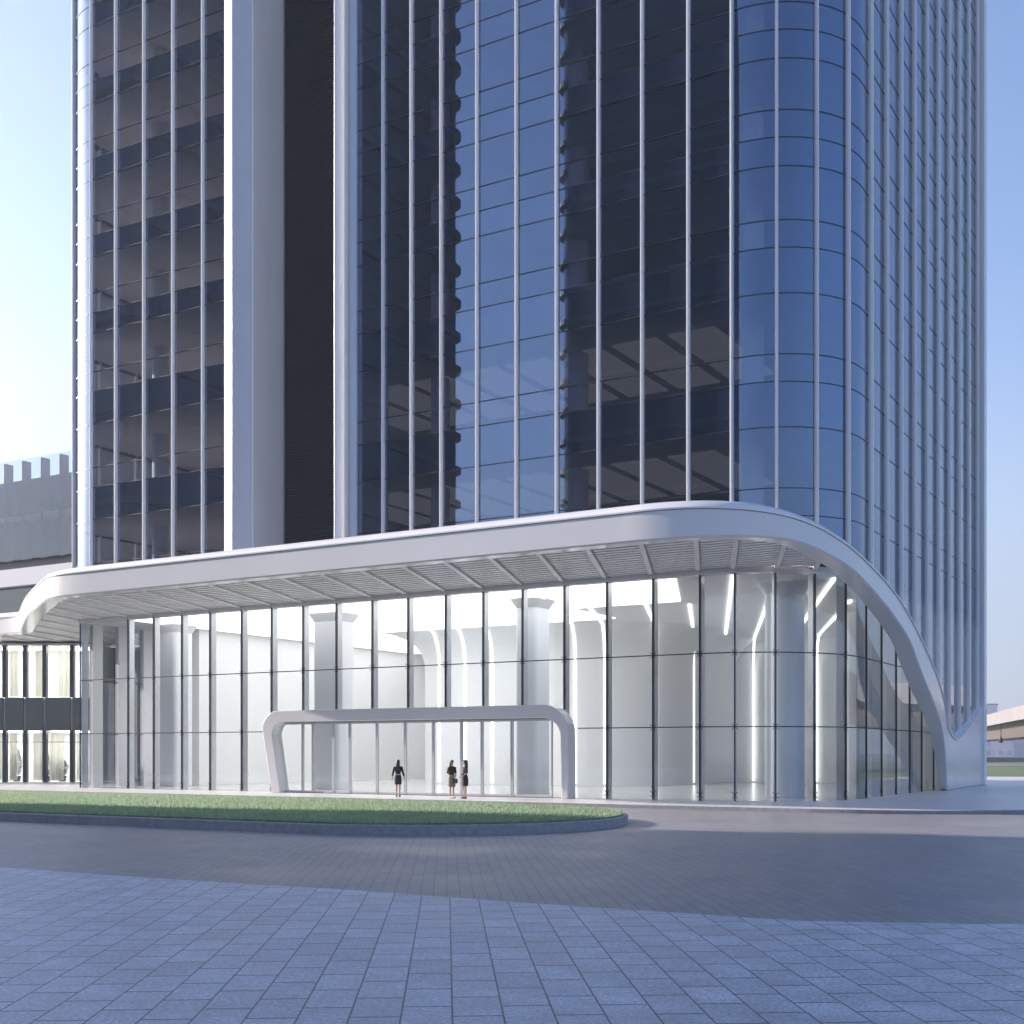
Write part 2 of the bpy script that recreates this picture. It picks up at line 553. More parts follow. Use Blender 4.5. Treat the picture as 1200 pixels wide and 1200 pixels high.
def grass_mat():
    m, nt, out = new_mat('grass_blades')
    p = N(nt, 'ShaderNodeBsdfPrincipled')
    tc = N(nt, 'ShaderNodeTexCoord')
    no = N(nt, 'ShaderNodeTexNoise')
    no.inputs['Scale'].default_value = 1.3
    no.inputs['Detail'].default_value = 9
    nt.links.new(tc.outputs['Object'], no.inputs[0])
    nt.links.new(ramp2(nt, no.outputs[0], (0.17, 0.26, 0.15), (0.32, 0.43, 0.27), 0.3, 0.7), p.inputs['Base Color'])
    p.inputs['Roughness'].default_value = 0.55
    tr = N(nt, 'ShaderNodeBsdfTranslucent')
    tr.inputs[0].default_value = (0.34, 0.46, 0.30, 1)
    mx = N(nt, 'ShaderNodeMixShader')
    mx.inputs[0].default_value = 0.45
    nt.links.new(p.outputs[0], mx.inputs[1])
    nt.links.new(tr.outputs[0], mx.inputs[2])
    nt.links.new(mx.outputs[0], out.inputs[0])
    return m
M['grass'] = grass_mat()
rng = np.random.default_rng(3)
def inside(poly, x, y):
    c = np.zeros(len(x), bool)
    n = len(poly)
    for i in range(n):
        x0, y0 = poly[i - 1]; x1, y1 = poly[i]
        with np.errstate(divide='ignore', invalid='ignore'):
            c ^= ((y0 > y) != (y1 > y)) & (x < (x1 - x0) * (y - y0) / (y1 - y0 + 1e-12) + x0)
    return c
def blades(poly, n, z, h0, h1, w, name, mat, box):
    x = rng.uniform(box[0], box[1], n); y = rng.uniform(box[2], box[3], n)
    k = inside(poly, x, y)
    x, y = x[k], y[k]
    n = len(x)
    a = rng.uniform(0, np.pi, n); h = rng.uniform(h0, h1, n)
    lx = rng.normal(0, 0.35, n) * h; ly = rng.normal(0, 0.35, n) * h
    v = np.zeros((n, 3, 3))
    v[:, 0] = np.stack([x - w * np.cos(a), y - w * np.sin(a), np.full(n, z)], 1)
    v[:, 1] = np.stack([x + w * np.cos(a), y + w * np.sin(a), np.full(n, z)], 1)
    v[:, 2] = np.stack([x + lx, y + ly, z + h], 1)
    me = bpy.data.meshes.new(name)
    me.vertices.add(n * 3); me.vertices.foreach_set('co', v.ravel())
    me.loops.add(n * 3); me.loops.foreach_set('vertex_index', np.arange(n * 3))
    me.polygons.add(n); me.polygons.foreach_set('loop_start', np.arange(n) * 3)
    me.polygons.foreach_set('loop_total', np.full(n, 3))
    me.materials.append(mat)
    me.update(); me.validate()
    o = bpy.data.objects.new(name, me)
    scene.collection.objects.link(o)
    return o
gr = blades(soil, 170000, 0.17, 0.05, 0.14, 0.018, 'grass', M['grass'], (-60, -14, 24, 39))
tag(gr, 'short mown grass covering the long kerbed island before the entrance', 'grass', kind='stuff')

# ================================================================== TOWER
TF = 50.0
tower = thing('office_tower', 'tall dark blue glass office tower with white vertical fins and rounded corners', 'tower', (-38, 65, 0))
FL = [11.9, 17.5, 23.1, 27.7, 32.2, 36.7, 41.2, 45.7, 50.2, 54.7, 59.2, 63.7]
SP = [1.9, 1.9, 1.9] + [1.2] * 9            # spandrel height below each floor level
TOP = 64.9
tp = Path([(-62.6, 80.7), (-62.6, 54.2)] + arc(-58.4, 54.2, 4.2, 180, 270, 14)[1:] + [(-18.8, TF)] + arc(-18.8, 54.2, 4.2, -90, 0, 18)[1:] + [(-14.6, 80.7)])
# fascia of the canopy band: outer plan position, bottom and top height
band_k = [(-13.35, 45.0, 9.2, 10.35), (-13.05, 47.2, 8.9, 10.0), (-13.0, 51.1, 8.19, 9.44), (-13.0, 54.0, 7.5, 8.85), (-13.0, 56.1, 6.84, 8.2), (-13.0, 58.1, 5.68, 7.45), (-13.0, 60.8, 4.3, 6.25),
          (-13.1, 63.0, 3.17, 5.2), (-13.4, 65.3, 1.83, 4.3), (-13.8, 67.8, 0.0, 3.5), (-14.05, 70.5, 0.0, 3.0), (-14.2, 73.0, 0.0, 3.05), (-14.3, 77.0, 0.0, 4.0), (-14.35, 80.9, 0.0, 5.2)]
def gtop(Y):
    """top of the hall's side glass / bottom of the tower glazing along X = -14.6"""
    ys, zs = [], []
    for X, y, zb, zt in band_k[1:11]:
        k = -14.6 / X
        ys.append(y * k); zs.append(CAMZ + ((zb + zt) / 2 - CAMZ) * k)
    return float(np.interp(Y, ys, [min(9.75, z) for z in zs]))
def glass_bay(pts, zb, parent, with_col=True):
    """one bay of curtain wall from zb to the top: vision panes, sill panes, spandrels"""
    g = MB()
    prev = zb
    zb0 = min(zb) if isinstance(zb, list) else zb
    for F_, s in zip(FL, SP):
        a, b = F_ - s, F_
        if b <= zb0: continue
        lo = max(prev, zb0) if not isinstance(prev, list) else prev
        if isinstance(lo, list):
            lo = [min(v, a - 0.01) for v in lo]
        if isinstance(lo, list) or a > lo:
            g.wall(pts, lo, a, 0)
        g.wall(pts, max(a, zb0), b, 1)
        prev = b
    g.wall(pts, prev, TOP, 1)
    return g.build('glass_bay', [M['glass_tower'], M['spandrel']], parent, smooth=True)
LEVELS = sorted([F_ - s for F_, s in zip(FL, SP)] + FL + [F_ + 1.15 for F_ in FL[:-1]])
def transom_run(s0, s1):
    for z in LEVELS:
        if z < ZF + 0.2: continue
        pts = tp.sub(s0, s1)
        pth = Path(pts)
        ring = []
        for i, p in enumerate(pth.p):
            nn = pth.nor(pth.s[i])
            ring.append([(p.x + nn.x * 0.02, p.y + nn.y * 0.02, z - 0.02), (p.x + nn.x * 0.02, p.y + nn.y * 0.02, z + 0.02), (p.x - nn.x * 0.08, p.y - nn.y * 0.08, z + 0.02), (p.x - nn.x * 0.08, p.y - nn.y * 0.08, z - 0.02)])
        MB().loft(ring).build('transom', M['dark_frame'], tower)
def fin(path, q, zb, parent, w=0.14, d=0.2):
    p, t, nn = path.at(q), path.tan(q), path.nor(q)
    g = MB()
    c = [(-w / 2, -0.1), (w / 2, -0.1), (w / 2, d * 0.55), (w * 0.22, d), (-w * 0.22, d), (-w / 2, d * 0.55)]
    g.prism([(p.x + t.x * a + nn.x * b, p.y + t.y * a + nn.y * b) for a, b in c], zb, TOP + 0.6)
    return g.build('fin', M['fin'], parent)
BZ = 10.9
ZF = 10.6                                     # where the front glazing starts, behind the canopy edge
left_px = [108, 137, 170, 204, 239]
s_left = [tp.hit(p) for p in left_px]
q0 = 80.7 - 54.2
s_arcL = [q0 + 2.1 * k for k in (0, 1, 2)] 
cuts_a = [0.0] + [q0 * k / 9 for k in range(1, 9)] + [q0, q0 + 2.2, q0 + 4.4] + s_left + [tp.hit(263)]
for a, b in zip(cuts_a[:-1], cuts_a[1:]):
    glass_bay(tp.sub(a, b), ZF, tower)
for a in cuts_a[1:-1]:
    fin(tp, a, ZF - 0.4, tower)
mid_px = [450, 483, 518, 560, 606, 653, 702, 753, 807, 858, 910, 956, 992]
sm = [tp.hit(p) for p in mid_px]
cuts_b = [tp.hit(418)] + sm
for a, b in zip(cuts_b[:-1], cuts_b[1:]):
    glass_bay(tp.sub(a, b), ZF if b < sm[-2] else 9.75, tower)
for a in sm:
    fin(tp, a, 9.8, tower)
side_s0 = tp.L - (80.7 - 54.2)
side_Y = [55.2 + 2.72 * k for k in range(10)]
cuts_c = [sm[-1]] + [side_s0 + (y - 54.2) for y in side_Y if y < 80] + [tp.L - 0.3]
for i, (a, b) in enumerate(zip(cuts_c[:-1], cuts_c[1:])):
    pts = tp.sub(a, b)
    glass_bay(pts, [gtop(p[1]) for p in pts] if i else 9.75, tower)
for a in cuts_c[1:-1]:
    y = tp.at(a).y
    fin(tp, a, gtop(y) - 0.1, tower, 0.18, 0.2)
g = MB().box(-15.1, -14.2, 80.35, 81.1, 0.0, TOP + 0.6)
g.build('corner_post', M['fin'], tower, bevel=0.05)
# back wall
g = MB().wall([(-15.1, 80.7), (-62.6, 80.7)], 0, TOP)
g.build('back_wall', M['spandrel'], tower)
transom_run(0.05, tp.hit(263))
transom_run(tp.hit(418), tp.L - 0.35)
# white pilasters and recessed louvre screen
xa, xb, xc = xat(263, TF), xat(271.5, TF - 0.5), xat(291, TF - 0.55)
g = MB().prism([(xa, TF - 0.02), (xb, TF - 0.5), (xc, TF - 0.22), (xc, 52.6), (xa, 52.6)], 9.9, TOP + 1.2)
g.build('pilaster', M['pilaster'], tower, bevel=0.04)
xl0 = xc
xr0 = xat(392, TF - 0.45); xr1 = xat(418, TF - 0.1)
g = MB().prism([(xr0, TF - 0.50), (xr0 + 0.06, TF - 0.56), (xr1, TF - 0.12), (xr1, 52.6), (xr0, 52.6)], 9.9, TOP + 1.2)
g.build('pilaster', M['pilaster'], tower, bevel=0.04)
xm = xat(404, TF - 0.6)
MB().box(xm - 0.07, xm + 0.07, TF - 0.72, TF - 0.44, 9.9, TOP + 0.9).build('fin', M['lip'], tower)
g = MB()
g.box(xl0 + 0.01, xr0 - 0.01, 52.35, 52.5, 9.9, TOP + 0.3)
z = 10.0
while z < TOP:
    g.add([(xl0 + 0.01, 52.20, z), (xr0 - 0.01, 52.20, z), (xr0 - 0.01, 52.34, z + 0.07), (xl0 + 0.01, 52.34, z + 0.07), (xl0 + 0.01, 52.20, z + 0.02), (xr0 - 0.01, 52.20, z + 0.02), (xr0 - 0.01, 52.34, z + 0.09), (xl0 + 0.01, 52.34, z + 0.09)],
          [(0, 3, 2, 1), (4, 5, 6, 7), (0, 1, 5, 4)])
    z += 0.15
g.build('louvre_screen', M['louvre'], tower)
# floor slabs with ceilings, core and columns
def outline(ins):
    r = 4.2 - ins
    return ([(-62.6 + ins, 80.7 - ins), (-62.6 + ins, 54.2)] + arc(-58.4, 54.2, r, 180, 270, 8)[1:] + [(xa, TF + ins), (xa, 52.8), (xr1, 52.8), (xr1, TF + ins), (-18.8, TF + ins)]
            + arc(-18.8, 54.2, r, -90, 0, 10)[1:] + [(-14.6 - ins, 80.7 - ins)])
for F_, s in zip(FL, SP):
    MB().prism(outline(0.3), F_ - s + 0.04, F_ - 0.02).build('floor_slab', M['office_ceiling'], tower)
M['office_ceiling_glow'] = emit('office_ceiling_glow', (1.0, 0.95, 0.92), 0.035)  # faint glow added so the lower ceilings look brighter, no real fittings
for zc in (FL[1] - SP[1], FL[2] - SP[2]):
    for k in range(8):
        x = -43.5 + k * 2.9
        MB().box(x, x + 2.3, 52.9, 61.0, zc - 0.02, zc + 0.035).build('office_ceiling_glow', M['office_ceiling_glow'], tower)
MB().prism(outline(0.3), TOP - 0.4, TOP).build('roof', M['roofing'], tower)
MB().prism(outline(0.35), 9.75, 10.2).build('floor_slab', M['int_white'], tower)
MB().box(-46.5, -30.5, 62, 76, 10.2, TOP + 3).build('core', M['office_core'], tower)
cols = [(-57, 54), (-19.5, 54), (-19.5, 66), (-57, 66), (-36, 53.2), (-28, 53.2), (-19.5, 76)]
for x, y in cols:
    MB().prism(arc(x, y, 0.5, 0, 337.5, 15), 10.2, TOP - 0.4).build('column', M['int_white'], tower, smooth=True)

# ================================================================== GLASS HALL (podium) with its canopy
hall = thing('glass_hall', 'brightly lit double height glass entrance hall under a sweeping white canopy', 'glass hall', (-36, 55, 0))
PF = 48.5
hp = Path([(-57.6, 56.0), (-57.6, PF)] + [(-19.8, PF)] + arc(-19.8, 53.7, 5.2, -90, 0, 20)[1:] + [(-14.6, 77.0)])
H1, H2, HT = 3.07, 6.12, 9.5
mp_ = [150, 180, 213, 246, 283, 318, 355, 394, 436, 478, 522, 566, 612, 661, 711, 765, 820, 861, 909, 955, 991, 1015, 1033, 1050, 1066, 1080, 1094, 1107, 1118]
hs = [hp.hit(p) for p in mp_]
c_h = [0.0, 3.75, 7.5] + hs
PORT_X0, PORT_X1 = xat(303, 47.3), xat(662, 47.3)
def toph(p):
    return HT if p[1] < 50.5 else min(HT, gtop(p[1]) if p[0] > -20 else HT)
for yy_ in (49.3, 51.2, 53.1, 55.0):
    MB().box(-57.78, -57.48, yy_, yy_ + 0.7, 0.0, 9.5).build('return_fin', M['int_white'], hall)
for ya_, yb_ in ((48.6, 49.29), (50.01, 51.19), (51.91, 53.09), (53.81, 54.99)):
    MB().wall([(-57.6, ya_), (-57.6, yb_)], 0.02, 9.45).build('glass_pane', M['glass_wing'], hall)
for a, b in zip(c_h[:-1], c_h[1:]):
    if b - a < 0.05 or b < 7.6: continue
    pts = hp.sub(a, b)
    mid = hp.at((a + b) / 2)
    in_portal = PORT_X0 + 0.4 < mid.x < PORT_X1 and abs(mid.y - PF) < 0.1
    rows = ((4.05 if in_portal else 0.03, H1), (H1, H2), (H2, 99)) if not in_portal else ((4.05, H2), (H2, 99))
    tops = [toph(p) for p in pts]
    for z0, z1 in rows:
        if min(tops) <= z0 + 0.15: continue
        zz = [min(z1 - 0.012, t) for t in tops]
        MB().wall(pts, z0 + 0.012, zz).build('glass_pane', M['glass_lobby'], hall, smooth=True)
def spider(g, p, t, nn, z):
    for sx_ in (-1, 1):
        for sz_ in (-1, 1):
            g.tube([(p.x - nn.x * 0.05, p.y - nn.y * 0.05, z), (p.x + t.x * 0.13 * sx_ + nn.x * 0.02, p.y + t.y * 0.13 * sx_ + nn.y * 0.02, z + 0.13 * sz_)], 0.014, 5)
for i, q in enumerate([0.0, 7.5] + hs):
    p, t, nn = hp.at(q), hp.tan(q), hp.nor(q)
    zt = toph(p)
    port = PORT_X0 + 0.3 < p.x < PORT_X1 - 0.3 and p.y < PF + 0.1
    zb = 3.6 if port else 0.0
    g = MB()
    g.obox(p, t, -0.022, 0.022, nn, -0.03, 0.05, zb, zt)
    o = g.build('mullion', M['dark_frame'], hall)
    g = MB()
    g.obox(p, t, -0.05, 0.05, nn, -0.42, -0.06, zb, zt)
    g.build('mullion_fin', M['steel'], o)
    for z in ((H1, H2, 0.25) if not port else (H2,)):
        if z < zt:
            g = MB()
            spider(g, p, t, nn, z)
            g.build('spider_fitting', M['dark_frame'], o)
def sweep(path, a, b, z, name, mat, parent, hw=0.022, d0=0.03, d1=-0.04):
    g = MB(); ring = []
    for pt in path.sub(a, b):
        pass
    pts = path.sub(a, b); pp = Path(pts)
    for i, p in enumerate(pp.p):
        nn = pp.nor(pp.s[i])
        ring.append([(p.x + nn.x * d0, p.y + nn.y * d0, z - hw), (p.x + nn.x * d0, p.y + nn.y * d0, z + hw), (p.x + nn.x * d1, p.y + nn.y * d1, z + hw), (p.x + nn.x * d1, p.y + nn.y * d1, z - hw)])
    g.loft(ring)
    return g.build(name, mat, parent)
def s_where(z):                                  # how far the side glass reaches at height z
    for k in range(400):
        y = 54 + k * 0.06
        if gtop(y) < z: return side_hp + (y - 53.7)
    return hp.L
side_hp = hp.L - (77.0 - 53.7)
s_p0 = 7.5 + (PORT_X0 + 0.2 + 57.6); s_p1 = 7.5 + (PORT_X1 + 57.6)
sweep(hp, 0, s_where(H2), H2, 'transom', M['dark_frame'], hall)
sweep(hp, 0, s_p0, H1, 'transom', M['dark_frame'], hall)
sweep(hp, s_p1, s_where(H1), H1, 'transom', M['dark_frame'], hall)
sweep(hp, 0, 7.5 + 37.8 + 5, HT - 0.06, 'head_rail', M['white_panel'], hall, 0.06, 0.06, -0.3)

# interior
MB().prism([(-57.5, 56), (-57.5, 48.6), (-19.8, 48.6)] + arc(-19.8, 53.7, 5.1, -88, 0, 10) + [(-14.7, 80.2), (-57.5, 80.2)], -0.05, 0.006).build('lobby_floor', M['int_floor'], hall)
MB().prism([(-57.5, 56), (-57.5, 48.55), (-19.8, 48.55)] + arc(-19.8, 53.7, 5.1, -88, 0, 10) + [(-14.75, 80.2), (-57.5, 80.2)], 9.5, 9.72).build('lobby_ceiling', M['int_white'], hall)
MB().box(-57.4, -55, 55.2, 80, 0.01, 9.49).build('side_wall', M['int_white'], hall)
MB().box(-55, -14.9, 79.6, 80.2, 0.01, 9.49).build('back_wall', M['int_white'], hall)
# core wall with cove: profile swept round the core
corep = Path([(-46.2, 79.5)] + [(-46.2, 67.2)] + arc(-44.0, 67.2, 2.2, 180, 270, 8)[1:] + [(-36, 65.2)] + arc(-36, 71.0, 5.8, -90, -5, 12)[1:] + [(-30.0, 79.5)])
prof = [(0, 0.01), (0, 7.3)] + [(2.2 - 2.2 * math.cos(R(a)), 7.3 + 2.19 * math.sin(R(a))) for a in range(10, 91, 10)]
g = MB(); rings = []
q = 0
cq = sorted(set([0, corep.L] + corep.s))
for q in cq:
    p, nn = corep.at(q), corep.nor(q)
    rings.append([(p.x + nn.x * o_, p.y + nn.y * o_, z_) for o_, z_ in prof])
g.loft(rings, closed=False)
g.build('core_wall', M['int_white'], hall, smooth=True)
# LED lines: up the core wall, round the cove and out over the ceiling
U = Vector((0.37, -0.929))
def led_line(q, n_out, w=0.07, at=None):
    if at is None:
        p, nn = corep.at(q), corep.nor(q)
        k = 1.0 / max(0.6, U.dot(nn))
    else:
        p, k = Vector(at), 1.0
    d = U
    t = Vector((-d.y, d.x))
    pr = [(0.03, 0.15), (0.03, 7.3)] + [(2.2 - 2.17 * math.cos(R(a)), 7.3 + 2.16 * math.sin(R(a))) for a in range(6, 91, 7)] + [(n_out, 9.41)]
    ring = []
    for o_, z_ in pr:
        oo = o_ * k if o_ <= 2.2 else o_
        c = Vector((p.x, p.y)) + d * oo
        ring.append((c, z_))
    vs = []
    g = MB()
    rr = []
    for i, (c, z_) in enumerate(ring):
        a0 = ring[max(0, i - 1)]; a1 = ring[min(len(ring) - 1, i + 1)]
        dd = Vector(((a1[0] - a0[0]).dot(d), a1[1] - a0[1])).normalized()
        no = Vector((dd.y, -dd.x)) * 0.02
        e = d * no.x
        rr.append([(c.x - t.x * w + e.x, c.y - t.y * w + e.y, z_ + no.y), (c.x + t.x * w + e.x, c.y + t.y * w + e.y, z_ + no.y), (c.x + t.x * w - e.x, c.y + t.y * w - e.y, z_ - no.y), (c.x - t.x * w - e.x, c.y - t.y * w - e.y, z_ - no.y)])
    g.loft(rr)
    g.build('light_strip', M['led'], hall)
for px in (485, 515, 545, 577, 638, 674, 709, 769, 813):
    q = corep.hit(px)
    if q is not None:
        led_line(q, min(15.5, (corep.at(q).y - 49.2) / 0.929))
# strips on the far wall of the right-hand corridor and on the ceiling before it
for px_, Y_, n_ in ((883, 79.4, 28), (957, 79.4, 20)):
    led_line(None, n_, at=(xat(px_, Y_), Y_))
for x, y in ((-52.5, 79.5), (-49.5, 79.5)):
    MB().box(x - 0.07, x + 0.07, 79.54, 79.59, 0.15, 8.6).build('light_strip', M['led'], hall)
for (x, y), n_ in (((-30.3, 78.5), 31), ((-23.2, 72.3), 21)):
    MB().obox((x, y), (U.x, U.y), 0, n_, (-U.y, U.x), -0.07, 0.07, 9.40, 9.435).build('light_strip', M['led'], hall)
# glowing sheets added under the ceiling as fill light for the hall
for x0, x1, y0, y1 in ((-54.5, -46.2, 49.2, 62.4), (-46.0, -38.6, 49.2, 62.4), (-38.4, -30.5, 49.2, 62.4), (-54.5, -47.2, 62.6, 77)):
    MB().box(x0, x1, y0, y1, 9.44, 9.498).build('ceiling_glow', M['glow'], hall)
MB().prism([(-30.3, 49.2), (-21.2, 49.2), (-24.3, 57.0), (-30.3, 57.0)], 9.44, 9.498).build('ceiling_glow', M['glow'], hall)
# columns right behind the glass
def lobby_column(x0, x1, y0, y1, r=0.25):
    pts = arc(x1 - r, y1 - r, r, 0, 90, 4) + arc(x0 + r, y1 - r, r, 90, 180, 4) + arc(x0 + r, y0 + r, r, 180, 270, 4) + arc(x1 - r, y0 + r, r, 270, 360, 4)
    c = MB().prism(pts, 0.01, 9.0)
    top = inset(pts, -0.35)
    n = len(pts)
    c.loft([[(p[0], p[1], 9.0) for p in pts], [(p[0], p[1], 9.49) for p in top]], caps=False)
    return c.build('lobby_column', M['column'], hall, smooth=True)
for pa, pb, yy in ((366, 396, 52.0), (603, 628, 52.0), (178, 205, 52.0)):
    x0, x1 = xat(pa, yy), xat(pb, yy)
    lobby_column(x0, x1, yy, yy + 1.5)
x0, x1 = xat(893, 53.2), xat(932, 53.2)
lobby_column(x0, x1, 53.2, 54.9, 0.45)
MB().box(xat(906, 53.15) - 0.05, xat(906, 53.15) + 0.05, 53.14, 53.19, 0.1, 9.0).build('light_strip', M['led'], hall)
for y in (62, 70):
    lobby_column(-17.6, -16.2, y, y + 1.5, 0.3)

# ------------------------------------------------------------------ canopy
can = [(-110, 51.2, 9.5, 10.9), (-67.2, 51.2, 9.5, 10.9)]
front = [(-50.6, 40.9), (-49.6, 40.4), (-48.2, 40.3), (-40, 40.3), (-30, 40.3), (-22, 40.3), (-18.2, 40.32), (-16.4, 40.6), (-15.1, 41.4), (-14.2, 42.6), (-13.65, 43.8)]
k1 = [(-66.4, 51.05), (-65.4, 50.6), (-64.2, 49.8)]
bk = [(x, y, 9.5, 10.9) for x, y in [(-110, 51.2), (-90, 51.2), (-72, 51.2), (-67.5, 51.2), (-66.4, 51.0), (-65.4, 50.4), (-64.0, 49.4), (-58, 45.2), (-51.8, 41.3), (-50.4, 40.6), (-49, 40.33), (-46, 40.3)]]
bk += [(x, 40.3, 9.5, 10.9) for x in (-40, -34, -28, -23, -20)]
bk += [(-18.2, 40.33, 9.5, 10.9), (-16.5, 40.65, 9.5, 10.86), (-15.1, 41.4, 9.5, 10.78), (-14.15, 42.5, 9.48, 10.66), (-13.65, 43.7, 9.38, 10.52)] + band_k
st = spline(bk, 5)
# keep the foot on the ground
st = [(x, y, max(0.0, zb), zt) for x, y, zb, zt in st]
cp = Path([(x, y) for x, y, _, _ in st])
rings = []; lips = []; DI = 0.8
for i, (x, y, zb, zt) in enumerate(st):
    nn = cp.nor(cp.s[i])
    di = DI if y < 60 or x < -20 else max(0.35, DI - (y - 60) * 0.05)
    h = zt - zb
    lh = 0.36 if zb > 0.3 else 0.25
    def P(o_, z_): return (x + nn.x * o_, y + nn.y * o_, z_)
    rings.append([P(-di, zb + 0.02), P(-0.06, zb), P(0.0, zb + 0.06), P(0.0, zt - lh - 0.02), P(-0.05, zt - lh), P(-di, zt - lh)])
    lips.append([P(-0.07, zt - lh + 0.003), P(0.05, zt - lh + 0.003), P(0.05, zt - lh + 0.06), P(-0.1, zt - 0.14), P(-0.36, zt - 0.03), P(-0.42, zt), P(-di, zt), P(-di, zt - lh + 0.003)])
cb = MB().loft(rings).build('canopy_fascia', M['white_panel'], hall, smooth=True)
MB().loft(lips).build('canopy_edge', M['lip'], cb, smooth=True)
# soffit
outer = [(x + cp.nor(cp.s[i]).x * -0.7, y + cp.nor(cp.s[i]).y * -0.7) for i, (x, y, zb, zt) in enumerate(st) if zb > 9.0]
soff = outer + arc(-19.8, 53.7, 5.3, -22, -90, 8) + [(-20.5, PF - 0.15), (-57.8, PF - 0.15), (-57.8, 61.0), (-110, 61.0)]
sb = MB().prism(soff, 9.9, 10.5).build('canopy_roof', [M['roofing']], hall)
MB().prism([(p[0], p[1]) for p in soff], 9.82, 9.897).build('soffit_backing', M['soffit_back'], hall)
# ribs in a parallel set, louvres between them
Tn = Vector((-U.y, U.x))
base = Vector((xat(711, PF), PF))
ribs = []
k_x = [xat(p, PF) for p in mp_ if p <= 861]
sp = 2.1
xs = []
x = k_x[0] - sp * 22
while x < k_x[0] - 0.5:
    xs.append(x); x += sp
xs += k_x + [k_x[-1] + 1.9, k_x[-1] + 3.6]
for x in xs:
    for t0, t1 in clip_line(soff, (x, PF - 0.2), (U.x, U.y)):
        if t1 - t0 < 0.4: continue
        p = Vector((x, PF - 0.2))
        a, b = p + U * t0, p + U * t1
        g = MB().obox((a.x, a.y), (U.x, U.y), 0.0, t1 - t0, (Tn.x, Tn.y), -0.09, 0.09, 9.54, 9.81)
        g.build('soffit_rib', M['rib'], hall)
# louvre slats run along X, grouped per bay between two ribs
for i in range(len(xs) - 1):
    g = MB(); cnt = 0
    y = 40.9
    while y < 60.9:
        xa_, xb_ = xs[i] + (PF - 0.2 - y) * (U.x / -U.y) + 0.1, xs[i + 1] + (PF - 0.2 - y) * (U.x / -U.y) - 0.1
        for t0, t1 in clip_line(soff, (0, y + 0.0007), (1, 0)):
            l, r = max(xa_, t0), min(xb_, t1)
            if r - l > 0.1:
                g.add([(l, y, 9.62), (r, y, 9.62), (r, y + 0.3, 9.62), (l, y + 0.3, 9.62), (l, y, 9.69), (r, y, 9.69), (r, y + 0.3, 9.69), (l, y + 0.3, 9.69)],
                      [(0, 3, 2, 1), (4, 5, 6, 7), (0, 1, 5, 4), (2, 3, 7, 6)])
                cnt += 1
        y += 0.52
    if cnt:
        g.build('soffit_louvre', M['slat'], hall)

# ================================================================== ENTRANCE PORTAL
portal = thing('entrance_portal', 'white rounded entrance frame with glass doors, one leg leaning outwards', 'portal', (-34, 47.6, 0))
X0, X1 = xat(303, 47.3), xat(662, 47.3)
xf0, xf1 = xat(314, 47.3), xat(324, 47.3)
ZT, ZI = 4.1, 3.52
outp = [(xf0, 0.0), (X0 + 0.03, 3.1)] + [(X0 + 0.95 - 0.95 * math.cos(R(a)), 3.15 + 0.95 * math.sin(R(a))) for a in range(8, 91, 9)]
outp += [(X1 - 1.25 + 1.25 * math.sin(R(a)), 2.85 + 1.25 * math.cos(R(a))) for a in range(0, 88, 8)] + [(X1, 2.4), (X1, 0.0)]
xi0, xi1 = X0 + 0.72, X1 - 0.36
inp = [(xf1, 0.0), (xi0 - 0.05, 2.9)] + [(xi0 + 0.6 - 0.62 * math.cos(R(a)), 2.92 + 0.6 * math.sin(R(a))) for a in range(8, 91, 9)]
inp += [(xi1 - 0.9 + 0.9 * math.sin(R(a)), 2.62 + 0.9 * math.cos(R(a))) for a in range(0, 88, 8)] + [(xi1, 2.2), (xi1 + 0.05, 0.0)]
n = min(len(outp), len(inp))
assert len(outp) == len(inp), (len(outp), len(inp))
g = MB()
Y0, Y1 = 47.55, 48.3
rings = [[(o_[0], Y0, o_[1]), (o_[0], Y1, o_[1]), (i_[0], Y1, i_[1]), (i_[0], Y0, i_[1])] for o_, i_ in zip(outp, inp)]
g.loft(rings)
g.build('portal_frame', M['portal'], portal, smooth=True, bevel=0.04)
dp = [336, 355, 367, 391, 410, 442, 475, 508, 541, 565, 600, 648]
dx = [xat(p, 48.0) for p in dp]
dx[0] = xi0 - 0.3
for a, b in zip(dx[:-1], dx[1:]):
    zt_ = 3.5
    fr = MB()
    fr.box(a + 0.01, a + 0.07, 47.96, 48.04, 0.02, zt_); fr.box(b - 0.07, b - 0.01, 47.96, 48.04, 0.02, zt_)
    fr.box(a + 0.07, b - 0.07, 47.97, 48.03, 0.02, 0.12); fr.box(a + 0.07, b - 0.07, 47.97, 48.03, zt_ - 0.1, zt_)
    o = fr.build('door', M['steel'], portal)
    MB().wall([(a + 0.07, 48.0), (b - 0.07, 48.0)], 0.12, zt_ - 0.1).build('door_glass', M['glass_lobby'], o)
MB().box(xi0 - 0.2, xi1, 47.85, 48.15, -0.01, 0.018).build('threshold', M['dark_frame'], portal)
MB().box(xi0 + 0.4, xi1 - 0.6, 47.9, 48.1, 3.5, 3.56).build('door_track', M['dark_frame'], portal)

